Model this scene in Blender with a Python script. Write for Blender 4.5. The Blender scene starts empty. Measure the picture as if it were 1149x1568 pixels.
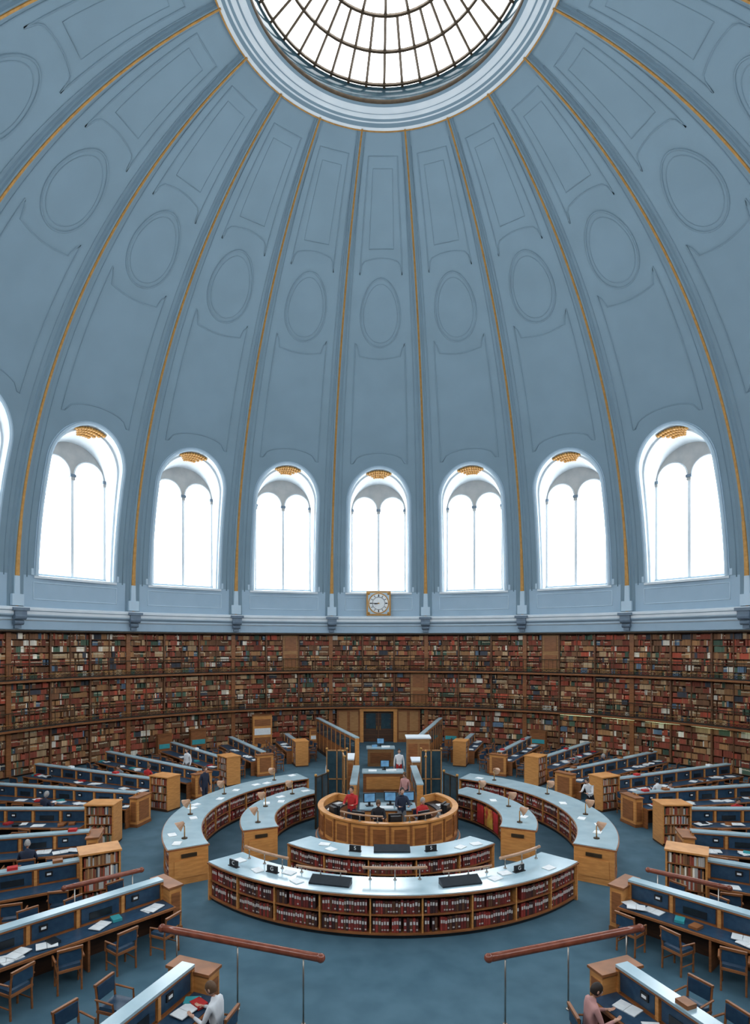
import bpy, bmesh, math, random
from math import sin, cos, pi, radians, sqrt, atan2, asin
from mathutils import Vector, Matrix
random.seed(7)
S = bpy.context.scene
COL = S.collection
H = 7.1           # eye height
S.view_settings.view_transform = 'Standard'
S.view_settings.look = 'None'
S.view_settings.exposure = 0.22
S.view_settings.gamma = 0.92

# ------------------------------------------------------------------ materials
MATS = {}
def mat(name, c1, c2=None, rough=0.6, metal=0.0, scale=4.0, bump=0.0, emit=None, estr=0.0, stretch=(1,1,1), spec=0.5, detail=2):
    m = bpy.data.materials.new(name); m.use_nodes = True
    nt = m.node_tree; b = nt.nodes['Principled BSDF']
    b.inputs['Roughness'].default_value = rough
    b.inputs['Metallic'].default_value = metal
    b.inputs['Specular IOR Level'].default_value = spec
    if c2 is None: c2 = tuple(x*0.85 for x in c1)
    tc = nt.nodes.new('ShaderNodeTexCoord'); mp = nt.nodes.new('ShaderNodeMapping')
    mp.inputs['Scale'].default_value = stretch
    n = nt.nodes.new('ShaderNodeTexNoise'); n.inputs['Scale'].default_value = scale; n.inputs['Detail'].default_value = detail
    r = nt.nodes.new('ShaderNodeValToRGB')
    r.color_ramp.elements[0].position = 0.35; r.color_ramp.elements[1].position = 0.65
    r.color_ramp.elements[0].color = (*c1, 1); r.color_ramp.elements[1].color = (*c2, 1)
    nt.links.new(tc.outputs['Object'], mp.inputs['Vector']); nt.links.new(mp.outputs[0], n.inputs['Vector'])
    nt.links.new(n.outputs['Fac'], r.inputs['Fac']); nt.links.new(r.outputs['Color'], b.inputs['Base Color'])
    if bump > 0:
        bp = nt.nodes.new('ShaderNodeBump'); bp.inputs['Strength'].default_value = bump; bp.inputs['Distance'].default_value = 0.02
        nt.links.new(n.outputs['Fac'], bp.inputs['Height']); nt.links.new(bp.outputs[0], b.inputs['Normal'])
    if emit is not None:
        b.inputs['Emission Color'].default_value = (*emit, 1); b.inputs['Emission Strength'].default_value = estr
    MATS[name] = m
    return m
def attrmat(name, rough=0.6):
    m = bpy.data.materials.new(name); m.use_nodes = True
    nt = m.node_tree; b = nt.nodes['Principled BSDF']; b.inputs['Roughness'].default_value = rough
    b.inputs['Specular IOR Level'].default_value = 0.3
    a = nt.nodes.new('ShaderNodeAttribute'); a.attribute_name = 'Col'
    nt.links.new(a.outputs['Color'], b.inputs['Base Color']); MATS[name] = m
WIN_E = 6.2
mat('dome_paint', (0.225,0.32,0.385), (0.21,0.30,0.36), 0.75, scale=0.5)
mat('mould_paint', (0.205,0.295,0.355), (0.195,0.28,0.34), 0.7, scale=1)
mat('drum_glow_paint', (0.36,0.48,0.58), (0.34,0.46,0.56), 0.65, scale=1)  # lighter than the dome: window glow on the drum put into the colour
mat('pale_paint', (0.48,0.60,0.69), (0.45,0.57,0.66), 0.6, scale=1)
mat('white_paint', (0.68,0.73,0.76), (0.62,0.68,0.72), 0.5, scale=1)
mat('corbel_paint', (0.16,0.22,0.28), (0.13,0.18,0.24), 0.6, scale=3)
mat('gold', (0.48,0.26,0.07), (0.38,0.20,0.05), 0.45, metal=0.3, scale=6, bump=0.3)
mat('wood', (0.33,0.13,0.045), (0.23,0.09,0.03), 0.42, scale=3, stretch=(1,1,6), bump=0.05)
mat('wood_light', (0.64,0.31,0.10), (0.52,0.235,0.07), 0.36, scale=3, stretch=(1,1,6), bump=0.05)
mat('wood_shelf', (0.19,0.08,0.032), (0.14,0.058,0.025), 0.5, scale=3, stretch=(1,1,6))
mat('wood_panel', (0.40,0.21,0.08), (0.33,0.165,0.06), 0.5, scale=3, stretch=(1,1,6))
mat('wood_dark', (0.08,0.035,0.016), (0.05,0.023,0.012), 0.5, scale=3, stretch=(1,1,5))
mat('carpet', (0.075,0.155,0.205), (0.055,0.125,0.17), 0.85, scale=1.5, bump=0.1)
mat('leather_blue', (0.03,0.075,0.13), (0.02,0.055,0.105), 0.4, scale=8)
mat('leather_top', (0.40,0.54,0.60), (0.35,0.49,0.55), 0.2, scale=2, spec=0.9)
mat('leather_dark', (0.015,0.022,0.03), (0.01,0.015,0.02), 0.4, scale=8)
mat('rail_brown', (0.27,0.085,0.05), (0.20,0.06,0.035), 0.22, scale=5)
mat('rail_beige', (0.48,0.30,0.19), (0.40,0.24,0.15), 0.3, scale=5)
mat('metal', (0.45,0.42,0.38), (0.35,0.33,0.30), 0.35, metal=0.9, scale=5)
mat('iron', (0.07,0.05,0.03), (0.05,0.035,0.02), 0.5, metal=0.4, scale=5)
mat('paper', (0.80,0.82,0.82), (0.72,0.75,0.76), 0.7, scale=9)
mat('black', (0.012,0.012,0.014), (0.02,0.02,0.022), 0.4, scale=9)
mat('screen', (0.05,0.12,0.20), (0.10,0.25,0.38), 0.2, emit=(0.25,0.5,0.8), estr=0.25)
mat('pane', (0.9,0.95,1), (0.9,0.95,1), 0.5, emit=(0.98,0.99,1.0), estr=WIN_E)
mat('sky_pane', (0.9,0.95,1), (0.9,0.95,1), 0.5, emit=(0.98,0.99,1.0), estr=5.6)
mat('tympanum', (0.42,0.42,0.41), (0.36,0.37,0.37), 0.7, scale=2)
mat('glass_dark', (0.03,0.06,0.08), (0.04,0.08,0.10), 0.08)
mat('tube_light', (0.8,0.9,0.7), None, 0.5, emit=(0.85,1.0,0.62), estr=3.0)
mat('warm_light', (0.9,0.8,0.6), None, 0.5, emit=(1.0,0.78,0.5), estr=5.0)
mat('skin', (0.60,0.36,0.26), (0.55,0.32,0.23), 0.5, scale=6)
mat('hair_dark', (0.03,0.02,0.015), None, 0.6, scale=30)
mat('hair_brown', (0.13,0.07,0.035), None, 0.6, scale=30)
mat('hair_grey', (0.35,0.34,0.33), None, 0.6, scale=30)
mat('cloth_red', (0.50,0.03,0.03), (0.38,0.02,0.02), 0.8, scale=5)
mat('cloth_white', (0.72,0.74,0.76), (0.62,0.65,0.68), 0.8, scale=5)
mat('cloth_pink', (0.55,0.30,0.28), None, 0.8, scale=5)
mat('cloth_navy', (0.02,0.03,0.06), None, 0.8, scale=5)
mat('cloth_blue', (0.10,0.20,0.35), None, 0.8, scale=5)
mat('cloth_grey', (0.18,0.19,0.20), None, 0.8, scale=5)
mat('cloth_black', (0.015,0.015,0.02), None, 0.8, scale=5)
mat('yellow', (0.75,0.50,0.08), (0.45,0.05,0.03), 0.6, scale=3)
mat('teal', (0.05,0.35,0.38), None, 0.6)
attrmat('books')

# ------------------------------------------------------------------ helpers
def P(r, a, z):            # a in degrees, measured from the camera side
    t = radians(a); return Vector((r*sin(t), -r*cos(t), z))
def PL(a, rad, lat, z):
    t = radians(a); return Vector((rad*sin(t)+lat*cos(t), -rad*cos(t)+lat*sin(t), z))

class MB:
    def __init__(s): s.v=[]; s.f=[]; s.m=[]; s.c=[]; s.slots=[]
    def mi(s, name):
        if name not in s.slots: s.slots.append(name)
        return s.slots.index(name)
    def add(s, vs, fs, m, col=None):
        o=len(s.v); k=s.mi(m)
        if col is not None and len(s.c)<o: s.c.extend([(0.5,0.5,0.5,1)]*(o-len(s.c)))
        s.v.extend([tuple(v) for v in vs]); s.f.extend([tuple(i+o for i in f) for f in fs]); s.m.extend([k]*len(fs))
        if col is not None: s.c.extend([col]*len(vs))
    def box(s, c, d, m, rz=0.0, taper=1.0, M=None):
        hx,hy,hz=d[0]/2,d[1]/2,d[2]/2; vs=[]
        for z in (-hz,hz):
            k = taper if z>0 else 1
            for x,y in ((-hx,-hy),(hx,-hy),(hx,hy),(-hx,hy)):
                X,Y=x*k,y*k
                v=Vector((X*cos(rz)-Y*sin(rz)+c[0], X*sin(rz)+Y*cos(rz)+c[1], z+c[2]))
                vs.append(M@v if M else v)
        s.add(vs,[(0,3,2,1),(4,5,6,7),(0,1,5,4),(1,2,6,5),(2,3,7,6),(3,0,4,7)],m)
    def arc(s, r0, r1, a0, a1, z0, z1, n, m, full=False):
        vs=[]; fs=[]
        cnt = n if full else n+1
        for i in range(cnt):
            a=a0+(a1-a0)*i/n
            vs += [P(r0,a,z0),P(r1,a,z0),P(r1,a,z1),P(r0,a,z1)]
        for i in range(n):
            A=4*i; B=4*((i+1)%cnt)
            for k in range(4):
                fs.append((A+k,A+(k+1)%4,B+(k+1)%4,B+k))
        if not full:
            fs.append((3,2,1,0)); e=4*n; fs.append((e,e+1,e+2,e+3))
        s.add(vs,fs,m)
    def lathe(s, prof, m, n=160, a0=0, a1=360, mats=None):
        full = abs(a1-a0)>=359.9
        cnt = n if full else n+1; k=len(prof)
        vs=[P(r,a0+(a1-a0)*i/n,z) for i in range(cnt) for r,z in prof]
        for j in range(k-1):
            fs=[]
            for i in range(n):
                A=i*k; B=((i+1)%cnt)*k
                fs.append((A+j,A+j+1,B+j+1,B+j))
            if j==0:
                o=len(s.v); s.add(vs,fs,mats[j] if mats else m)
            else:
                kk=s.mi(mats[j] if mats else m)
                s.f.extend([tuple(q+o for q in f) for f in fs]); s.m.extend([kk]*len(fs))
    def tube(s, path, rad, m, n=6, closed=False, caps=True):
        vs=[]; fs=[]; L=len(path); path=[Vector(p) for p in path]
        prevn=None
        for i,p in enumerate(path):
            if closed: t=path[(i+1)%L]-path[i-1]
            else: t=path[min(i+1,L-1)]-path[max(i-1,0)]
            t.normalize()
            if prevn is None:
                up=Vector((0,0,1)) if abs(t.z)<0.9 else Vector((1,0,0))
                nn=t.cross(up).normalized()
            else:
                nn=(prevn-t*prevn.dot(t)).normalized()
            prevn=nn; bb=t.cross(nn)
            R = rad[i] if isinstance(rad,(list,tuple)) else rad
            for k in range(n):
                a=2*pi*k/n; vs.append(p+nn*cos(a)*R+bb*sin(a)*R)
        for i in range(L if closed else L-1):
            A=i*n; B=((i+1)%L)*n
            for k in range(n): fs.append((A+k,A+(k+1)%n,B+(k+1)%n,B+k))
        if not closed and caps:
            fs.append(tuple(range(n-1,-1,-1))); fs.append(tuple((L-1)*n+k for k in range(n)))
        s.add(vs,fs,m)
    def ball(s, c, d, m, nu=12, nv=8, M=None):
        vs=[]; fs=[]
        for j in range(nv+1):
            t=pi*j/nv
            for i in range(nu):
                a=2*pi*i/nu
                v=Vector((c[0]+d[0]*sin(t)*cos(a), c[1]+d[1]*sin(t)*sin(a), c[2]+d[2]*cos(t)))
                vs.append(M@v if M else v)
        for j in range(nv):
            for i in range(nu):
                A=j*nu+i; B=j*nu+(i+1)%nu
                fs.append((A,B,B+nu,A+nu))
        s.add(vs,fs,m)
    def cyl(s, c, r, h, m, n=16, r2=None):
        s.tube([(c[0],c[1],c[2]),(c[0],c[1],c[2]+h)],[r,r if r2 is None else r2],m,n)
    def book(s, p, t, nrm, w, dep, z0, h, col):
        vs=[]
        for z in (z0,z0+h):
            for a,b in ((-1,0),(1,0),(1,1),(-1,1)):
                vs.append((p[0]+t[0]*a*w/2-nrm[0]*b*dep, p[1]+t[1]*a*w/2-nrm[1]*b*dep, z))
        s.add(vs,[(0,1,5,4),(1,2,6,5),(3,0,4,7),(4,5,6,7)],'books',col)
    def mesh(s, name, smooth=False):
        me=bpy.data.meshes.new(name)
        me.from_pydata(s.v,[],s.f)
        for n in s.slots: me.materials.append(MATS[n])
        me.polygons.foreach_set('material_index', s.m)
        if smooth: me.polygons.foreach_set('use_smooth',[True]*len(me.polygons))
        if s.c:
            while len(s.c)<len(s.v): s.c.append((0.5,0.5,0.5,1))
            at=me.attributes.new('Col','FLOAT_COLOR','POINT')
            at.data.foreach_set('color',[x for c in s.c for x in c])
        me.update(); return me
    def obj(s, name, smooth=False, loc=(0,0,0), rz=0, parent=None):
        return put(name, s.mesh(name,smooth), loc, rz, parent)
def put(name, me, loc=(0,0,0), rz=0, parent=None):
    o=bpy.data.objects.new(name, me); COL.objects.link(o)
    o.location=loc; o.rotation_euler=(0,0,rz)
    if parent: o.parent=parent
    return o

# ------------------------------------------------------------------ dome
ZC=9.6; DB=22.25; DA=21.3; RT=6.3
def rd(z):
    if z<=ZC: return DA
    return DA*sqrt(max(0,1-((z-ZC)/DB)**2))
ZTOP=ZC+DB*sqrt(1-(RT/DA)**2)
ZSILL=10.7; ZSPR=16.85; AH=2.15; PW=5.95
def dome_z(t0z, f):       # interpolate in dome angle
    a0=asin(max(-1,min(1,(t0z-ZC)/DB))); a1=asin((ZTOP-ZC)/DB)
    return ZC+DB*sin(a0+(a1-a0)*f)
mb=MB()
phis=[-9,-8,-7]+[-PW*cos(pi*i/24) for i in range(25)]+[7,8,9]
NC=26
for b in range(20):
    ac=18*b
    colsA=[]; colsB=[]; colsC=[]
    for ph in phis:
        ins=abs(ph)<PW-1e-6
        za=ZSPR+AH*sqrt(max(0,1-(ph/PW)**2)) if ins else ZSPR
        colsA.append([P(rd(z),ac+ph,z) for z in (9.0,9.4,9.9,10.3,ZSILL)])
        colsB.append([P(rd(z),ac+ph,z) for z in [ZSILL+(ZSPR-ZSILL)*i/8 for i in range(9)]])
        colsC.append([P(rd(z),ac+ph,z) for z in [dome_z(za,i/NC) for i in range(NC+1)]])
    for cols,skip,mm in ((colsA,False,'drum_glow_paint'),(colsB,True,'dome_paint'),(colsC,False,'dome_paint')):  # band below the sills painted lighter to stand in for window glow
        k=len(cols[0]); vs=[v for c in cols for v in c]; fs=[]
        for i in range(len(phis)-1):
            mid=(phis[i]+phis[i+1])/2
            if skip and abs(mid)<PW: continue
            for j in range(k-1): fs.append((i*k+j,(i+1)*k+j,(i+1)*k+j+1,i*k+j+1))
        mb.add(vs,fs,mm)
me=mb.mesh('ceiling',True)
bm=bmesh.new(); bm.from_mesh(me); bmesh.ops.remove_doubles(bm,verts=bm.verts,dist=0.0005)
loose=[v for v in bm.verts if not v.link_faces]; bmesh.ops.delete(bm,geom=loose,context='VERTS')
bm.to_mesh(me); bm.free()
ceiling=put('ceiling',me)

# ribs
mb=MB()
def nrm(a,z):
    r=rd(z); t=radians(a)
    if z<=ZC: rr,zz=-1,0
    else:
        rr=-r/DA**2; zz=-(z-ZC)/DB**2; l=sqrt(rr*rr+zz*zz); rr/=l; zz/=l
    return Vector((rr*sin(t),-rr*cos(t),zz))
def strip(a, zs, w, h0, h1, m):
    vs=[];fs=[]
    t=radians(a); T=Vector((cos(t),sin(t),0)); n=len(zs)
    for i,z in enumerate(zs):
        p=P(rd(z),a,z); N=nrm(a,z); ww=w(i/(n-1))/2
        vs+=[p-T*ww+N*h0,p+T*ww+N*h0,p+T*ww*0.8+N*h1,p-T*ww*0.8+N*h1]
    for i in range(n-1):
        A=4*i;B=A+4
        for k in (1,2,3): fs.append((A+k,A+(k+1)%4,B+(k+1)%4,B+k))
    mb.add(vs,fs,m)
zs=[9.02,9.6,10.3,11]+[dome_z(11.5,i/40) for i in range(41)]
for b in range(20):
    a=9+18*b
    strip(a,zs,lambda f:0.95-0.55*f,-0.02,0.07,'mould_paint')
    strip(a,zs,lambda f:0.48-0.28*f,0.05,0.15,'dome_paint')
    strip(a,zs,lambda f:0.17-0.09*f,0.14,0.18,'gold')
    mb.box(tuple(PL(a,21.2,0,9.35)),(0.62,0.34,0.6),'pale_paint',rz=radians(a))
    strip(a,[9.65,10.2,10.6],lambda f:0.34-0.05*f,0.14,0.20,'pale_paint')
    strip(a,[10.6,11.4,12.2,13.4],lambda f:0.26-0.08*f,0.14,0.20,'gold')
mb.obj('dome_rib_set',parent=ceiling)
# beads
mb=MB()
def bead(ac, pts, rad, m='mould_paint', closed=False, off=0.0):
    path=[P(rd(z),ac+ph,z)+nrm(ac+ph,z)*off for ph,z in pts]
    mb.tube(path,rad,m,5,closed)
def lerp(a,b,n): return [(a[0]+(b[0]-a[0])*i/n, a[1]+(b[1]-a[1])*i/n) for i in range(n+1)]
for b in range(20):
    ac=18*b
    for sgn in (-1,1):
        bead(ac,[(7.35*sgn,z) for z in [10.6]+[dome_z(11.5,i/30) for i in range(30)]],0.03)
    for k,rr in ((1.0,0.05),(0.86,0.025)):
        bead(ac,[(4.75*k*cos(2*pi*i/40),26.4+1.25*k*sin(2*pi*i/40)) for i in range(40)],rr,closed=True)
    zl=lambda ph: 19.25+0.62*sqrt(max(0,1-(ph/5.2)**2))
    pts=[(-5.2+10.4*i/16,zl(-5.2+10.4*i/16)) for i in range(17)]
    pts+=[(5.2,19.25),(5.7,19.2),(5.7,20)]+lerp((5.7,20.5),(5.7,24.9),12)+[(5.7,25.3),(5.1,25.1),(4.6,24.75)]
    pts+=[(4.6-9.2*i/8,24.75-0.12*sin(pi*i/8)) for i in range(1,9)]+[(-5.1,25.1),(-5.7,25.3)]+lerp((-5.7,24.9),(-5.7,20.5),12)+[(-5.7,20),(-5.7,19.2)]
    bead(ac,pts,0.04,closed=True)
    pts=[(4.4*(-1+2*i/8),28.15+0.1*(1-(-1+2*i/8)**2)) for i in range(9)]+[(5.0,28.05),(5.5,27.75)]+lerp((5.5,27.9),(5.3,30.45),12)+lerp((5.3,30.45),(-5.3,30.45),6)[1:]+lerp((-5.3,30.45),(-5.5,27.9),12)[1:]+[(-5.5,27.75),(-5.0,28.05)]
    bead(ac,pts,0.035,closed=True)
    pts=lerp((3.4,28.5),(3.4,30.25),10)+lerp((3.4,30.25),(-3.4,30.25),4)[1:]+lerp((-3.4,30.25),(-3.4,28.5),10)[1:]
    bead(ac,pts,0.022,closed=True)
    pts=lerp((6.4,9.45),(6.4,10.35),2)+lerp((6.4,10.35),(-6.4,10.35),12)[1:]+lerp((-6.4,10.35),(-6.4,9.45),2)[1:]+lerp((-6.4,9.45),(6.4,9.45),12)[1:-1]
    bead(ac,pts,0.04,'pale_paint',closed=True)
mb.obj('dome_panel_moulding',True,parent=ceiling)
# oculus rings
mb=MB(); zt=ZTOP
mb.lathe([(6.42,zt-0.05),(6.3,zt-0.16),(6.15,zt-0.14),(6.05,zt-0.02),(5.95,zt-0.04),(5.85,zt+0.0),(5.65,zt+0.02),(5.55,zt-0.04),(5.42,zt-0.04),(5.3,zt+0.04),(5.15,zt+0.05),(5.1,zt+0.2),(5.1,zt+0.75)],'white_paint',120,
   mats=['pale_paint','white_paint','mould_paint','white_paint','mould_paint','white_paint','mould_paint','white_paint','white_paint','mould_paint','iron','glass_dark'])
mb.lathe([(6.38,zt-0.13),(6.33,zt-0.2),(6.27,zt-0.13)],'gold',120)
mb.obj('oculus_ring',True,parent=ceiling)
mb=MB()
zr=ZTOP+0.75
mb.lathe([(5.15,zr),(3.0,zr+1.0),(0.6,zr+1.5),(0.02,zr+1.55)],'sky_pane',80)
for i in range(40):
    a=9*i
    mb.tube([P(5.1,a,zr-0.04),P(3.0,a,zr+0.95)]+([P(0.6,a,zr+1.45)] if i%2==0 else []),0.06,'iron',4)
for rr,zz in ((5.0,zr),(4.0,zr+0.47),(3.0,zr+0.94),(1.8,zr+1.2),(0.6,zr+1.45)):
    mb.tube([P(rr,6*i,zz) for i in range(60)],0.07,'iron',5,closed=True)
mb.ball((0,0,zr+1.4),(0.5,0.5,0.2),'iron')
mb.obj('skylight',parent=ceiling)

# ------------------------------------------------------------------ windows
mb=MB(); A0=180
RG=21.72; IH=1.95; ZI=16.55
outer=[];inner=[]
nj=8
for i in range(nj):
    f=i/nj; z=ZSILL+(ZSPR-ZSILL)*f; outer.append(P(rd(z),A0-PW,z)); inner.append(Vector((IH,RG,10.8+(ZI-10.8)*f)))
for i in range(25):
    t=pi*i/24; ph=-PW*cos(t); z=ZSPR+AH*sin(t); outer.append(P(rd(z),A0+ph,z)); inner.append(Vector((IH*cos(t),RG,ZI+IH*sin(t))))
for i in range(nj-1,-1,-1):
    f=i/nj; z=ZSILL+(ZSPR-ZSILL)*f; outer.append(P(rd(z),A0+PW,z)); inner.append(Vector((-IH,RG,10.8+(ZI-10.8)*f)))
n=len(outer)
mid1=[o.lerp(i,0.25) for o,i in zip(outer,inner)]
def shrink(v,k): return Vector((v.x*(1-k), v.y, v.z-(0.09 if v.z>11 else -0.03)))
mid2=[shrink(v,0.045) for v in mid1]
rows=[outer,mid1,mid2,inner]
for j,mn in enumerate(('white_paint','white_paint','white_paint')):
    mb.add([v for r in rows[j:j+2] for v in r],[(i,i+1,n+i+1,n+i) for i in range(n-1)],mn)
mb.add([outer[0],outer[-1],inner[-1],inner[0]],[(0,1,2,3)],'white_paint')
mb.box((0,21.22,10.63),(4.7,0.3,0.13),'white_paint')
mb.tube([v+Vector((0,-0.03,0)) for v in outer],0.10,'pale_paint',6)
mb.tube([Vector((v.x*1.06,v.y-0.02,v.z+(0.12*max(0,(v.z-ZSPR)/AH)))) for v in outer],0.05,'drum_glow_paint',6)
for sg in (-1,1): mb.box((sg*2.35,21.2,10.9),(0.3,0.2,0.35),'pale_paint')
LC=0.99; LR=0.86; ZL=16.72
def ltop(x):
    d=abs(abs(x)-LC)
    return ZL+sqrt(max(0,LR*LR-d*d)) if d<LR else ZL
xs=sorted(set([-IH*cos(pi*i/20) for i in range(21)]+[s*(LC+LR*cos(pi*i/16)) for s in (-1,1) for i in range(17)]+[0]))
vs=[];fs=[]
for x in xs:
    zt_=ZI+sqrt(max(0,IH*IH-x*x)); zb=min(ltop(x),zt_)
    vs+=[Vector((x,RG,zb)),Vector((x,RG,zt_)),Vector((x,RG+0.14,zb))]
for i in range(len(xs)-1):
    a=3*i;b=a+3
    fs+=[(a,b,b+1,a+1),(a,b,b+2,a+2)]
mb.add(vs,fs,'tympanum')
mb.box((0,RG+0.03,(10.8+ZL)/2),(0.17,0.16,ZL-10.8),'white_paint')
for sg in (-1,1): mb.box((sg*1.91,RG+0.03,(10.8+ZL)/2),(0.13,0.16,ZL-10.8),'white_paint')
for x in (-1.86,0,1.86):
    mb.box((x,RG-0.02,ZL-0.1),(0.34 if x==0 else 0.2,0.28,0.16),'corbel_paint'); mb.box((x,RG-0.02,ZL-0.27),(0.24 if x==0 else 0.14,0.22,0.18),'tympanum')
for sg in (-1,1):
    mb.tube([Vector((sg*LC+LR*cos(pi*i/16),RG-0.01,ZL+LR*sin(pi*i/16))) for i in range(17)],0.05,'white_paint',5)
mb.box((0,RG,10.83),(3.9,0.2,0.12),'pale_paint')
# gilded shell work on the soffit
for k in range(4):
    for i in range(-5,6):
        if abs(i)>5-k*0.8: continue
        t=pi/2+i*0.075
        f=0.16+0.11*k
        o=Vector((cos(t)*2.15,rd(ZSPR+AH*sin(t)),ZSPR+AH*sin(t))); q=Vector((IH*cos(t),RG,ZI+IH*sin(t)))
        p=o.lerp(q,f); mb.ball((p.x,p.y,p.z-0.07),(0.10,0.17,0.09),'gold',8,5)
pts=[Vector((-IH,RG+0.13,10.75))]+[Vector((-IH*cos(pi*i/20),RG+0.13,ZI+IH*sin(pi*i/20))) for i in range(21)]+[Vector((IH,RG+0.13,10.75))]
mb.add(pts,[tuple(range(len(pts)))],'pane')
wm=mb.mesh('window',False)
for i in range(20):
    put('window_%d'%(i+1),wm,(0,0,0),radians(18*i))

# ------------------------------------------------------------------ cornice
mb=MB()
mb.lathe([(22.2,7.72),(21.25,7.72),(21.25,7.80),(21.2,7.84),(21.2,8.28),(21.1,8.34),(21.1,8.44),(20.95,8.55),(20.92,8.62),(20.92,8.78),(20.86,8.82),(20.86,8.92),(21.0,9.0),(21.4,9.03)],'pale_paint',160,
  mats=['wood_dark','iron','drum_glow_paint','drum_glow_paint','white_paint','pale_paint','drum_glow_paint','pale_paint','white_paint','pale_paint','white_paint','white_paint','pale_paint'])
mb.obj('trim_1')
mb=MB()
for b in range(20):
    a=9+18*b; t=radians(a)
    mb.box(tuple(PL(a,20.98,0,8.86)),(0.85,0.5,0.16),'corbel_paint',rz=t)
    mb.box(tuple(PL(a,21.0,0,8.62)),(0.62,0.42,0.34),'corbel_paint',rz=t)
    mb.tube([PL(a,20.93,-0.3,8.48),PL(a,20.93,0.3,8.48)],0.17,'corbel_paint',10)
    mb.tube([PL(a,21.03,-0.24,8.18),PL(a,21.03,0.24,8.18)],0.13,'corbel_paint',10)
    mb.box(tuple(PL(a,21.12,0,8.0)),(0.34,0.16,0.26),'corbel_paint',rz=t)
mb.obj('trim_2')

# ------------------------------------------------------------------ floor + walls
mb=MB()
vs=[Vector((0,0,0))]+[P(22.3,3*i,0) for i in range(120)]
mb.add(vs,[(0,1+i,1+(i+1)%120) for i in range(120)],'carpet')
mb.obj('floor')
mb=MB()
mb.lathe([(22.25,0),(22.25,7.75)],'wood_dark',160)
mb.obj('wall_round')

# bookcases
def pick():
    r=random.random()
    if r<0.28: c=(0.28,0.075,0.045)
    elif r<0.52: c=(0.21,0.105,0.055)
    elif r<0.69: c=(0.38,0.20,0.09)
    elif r<0.76: c=(0.08,0.13,0.09)
    elif r<0.80: c=(0.06,0.065,0.08)
    elif r<0.88: c=(0.48,0.33,0.19)
    elif r<0.93: c=(0.42,0.09,0.05)
    elif r<0.96: c=(0.12,0.18,0.25)
    else: c=(0.75,0.70,0.60)
    k=random.uniform(0.7,1.35); return (c[0]*k,c[1]*k,c[2]*k,1)
tiers=[(0.12,2.42),(2.60,4.98),(5.16,7.68)]
mbk=MB(); mbs=MB()
def skipA(ti,a):
    if ti==0 and abs(a-180)<8.2: return True
    return False
doors={(2,33),(1,29),(2,25)}
for ti,(z0,z1) in enumerate(tiers):
    ns=7 if ti else 6; hs=(z1-z0)/ns
    for k in range(ns+1):
        mbs.arc(21.9,22.2,0,360,z0+hs*k-0.012,z0+hs*k+0.012,160,'wood_shelf',full=True)
    for q in range(60):
        a=3+6*q; wd=0.26 if q%3==1 else 0.10
        mbs.box(tuple(PL(a,22.0,0,(z0+z1)/2)),(wd,0.32,z1-z0),'wood_shelf' if q%3!=1 else 'wood',rz=radians(a))
        mbs.box(tuple(PL(a+3,22.0,0,(z0+z1)/2)),(0.045,0.24,z1-z0),'wood_shelf',rz=radians(a+3))
    for q in range(60):
        ac=6*q
        if abs(((ac+180)%360)-180)<84: continue
        if (ti,q) in doors:
            mbs.box(tuple(PL(ac-1.5,22.02,0,(z0+z1)/2)),(1.08,0.25,z1-z0),'wood_panel',rz=radians(ac-1.5))
            for zz in (0.27,0.75): mbs.box(tuple(PL(ac-1.5,21.88,0,z0+(z1-z0)*zz)),(0.8,0.04,(z1-z0)*0.38),'wood',rz=radians(ac-1.5))
        for k in range(ns):
            zz=z0+hs*k+0.014
            a=ac-2.8; step=0; lean=0
            while a<ac+2.75:
                if step<=0:
                    col=pick(); step=random.choice([1,1,1,2,2,3,4,6,9]); hb=hs*random.uniform(0.68,0.93); w0=random.uniform(0.035,0.08); lab=random.random()<0.3
                step-=1
                w=w0*random.uniform(0.85,1.15); da=w/21.95*57.3
                am=a+da/2; a+=da
                if skipA(ti,am) or random.random()<0.03: continue
                if (ti,q) in doors and am<ac: continue
                t=radians(am); p=(21.93*sin(t),-21.93*cos(t)); T=(cos(t),sin(t)); N=(-sin(t),cos(t))
                h=hb*random.uniform(0.94,1.03); kk=random.uniform(0.85,1.15)
                mbk.book(p,T,N,w*0.94,0.2,zz,h,(col[0]*kk,col[1]*kk,col[2]*kk,1))
                if lab: mbk.book((p[0]+N[0]*.006,p[1]+N[1]*.006),T,N,w*0.8,0.01,zz+h*0.62,h*0.16,(0.65,0.58,0.42,1))
mbs.obj('bookcase')
mbk.obj('bookcase_books')
# galleries
for gi,zg in enumerate((2.51,5.07)):
    mb=MB()
    mb.lathe([(22.2,zg-0.07),(21.4,zg-0.07),(21.34,zg-0.04),(21.34,zg+0.05),(21.4,zg+0.07),(22.2,zg+0.07)],'wood',160,mats=['wood_dark','wood','wood','wood','carpet'])
    mb.obj('gallery_floor')
    mb=MB(); R=21.42; hz=0.95
    mb.tube([P(R,2.25*i,zg+hz) for i in range(160)],0.028,'iron',5,closed=True)
    mb.tube([P(R,2.25*i,zg+0.12) for i in range(160)],0.022,'iron',4,closed=True)
    mb.tube([P(R,2.25*i,zg+0.35) for i in range(160)],0.016,'gold',4,closed=True)
    for i in range(80,400):
        a=0.75*i
        mb.tube([P(R,a,zg+0.07),P(R,a,zg+hz)],0.02 if i%4==0 else 0.010,'iron',4,caps=False)
        mb.tube([P(R,a,zg+0.12),P(R,a+0.75,zg+0.35)],0.012,'iron',3,caps=False)
        mb.tube([P(R,a+0.75,zg+0.12),P(R,a,zg+0.35)],0.012,'iron',3,caps=False)
    mb.obj('gallery_railing')
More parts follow.
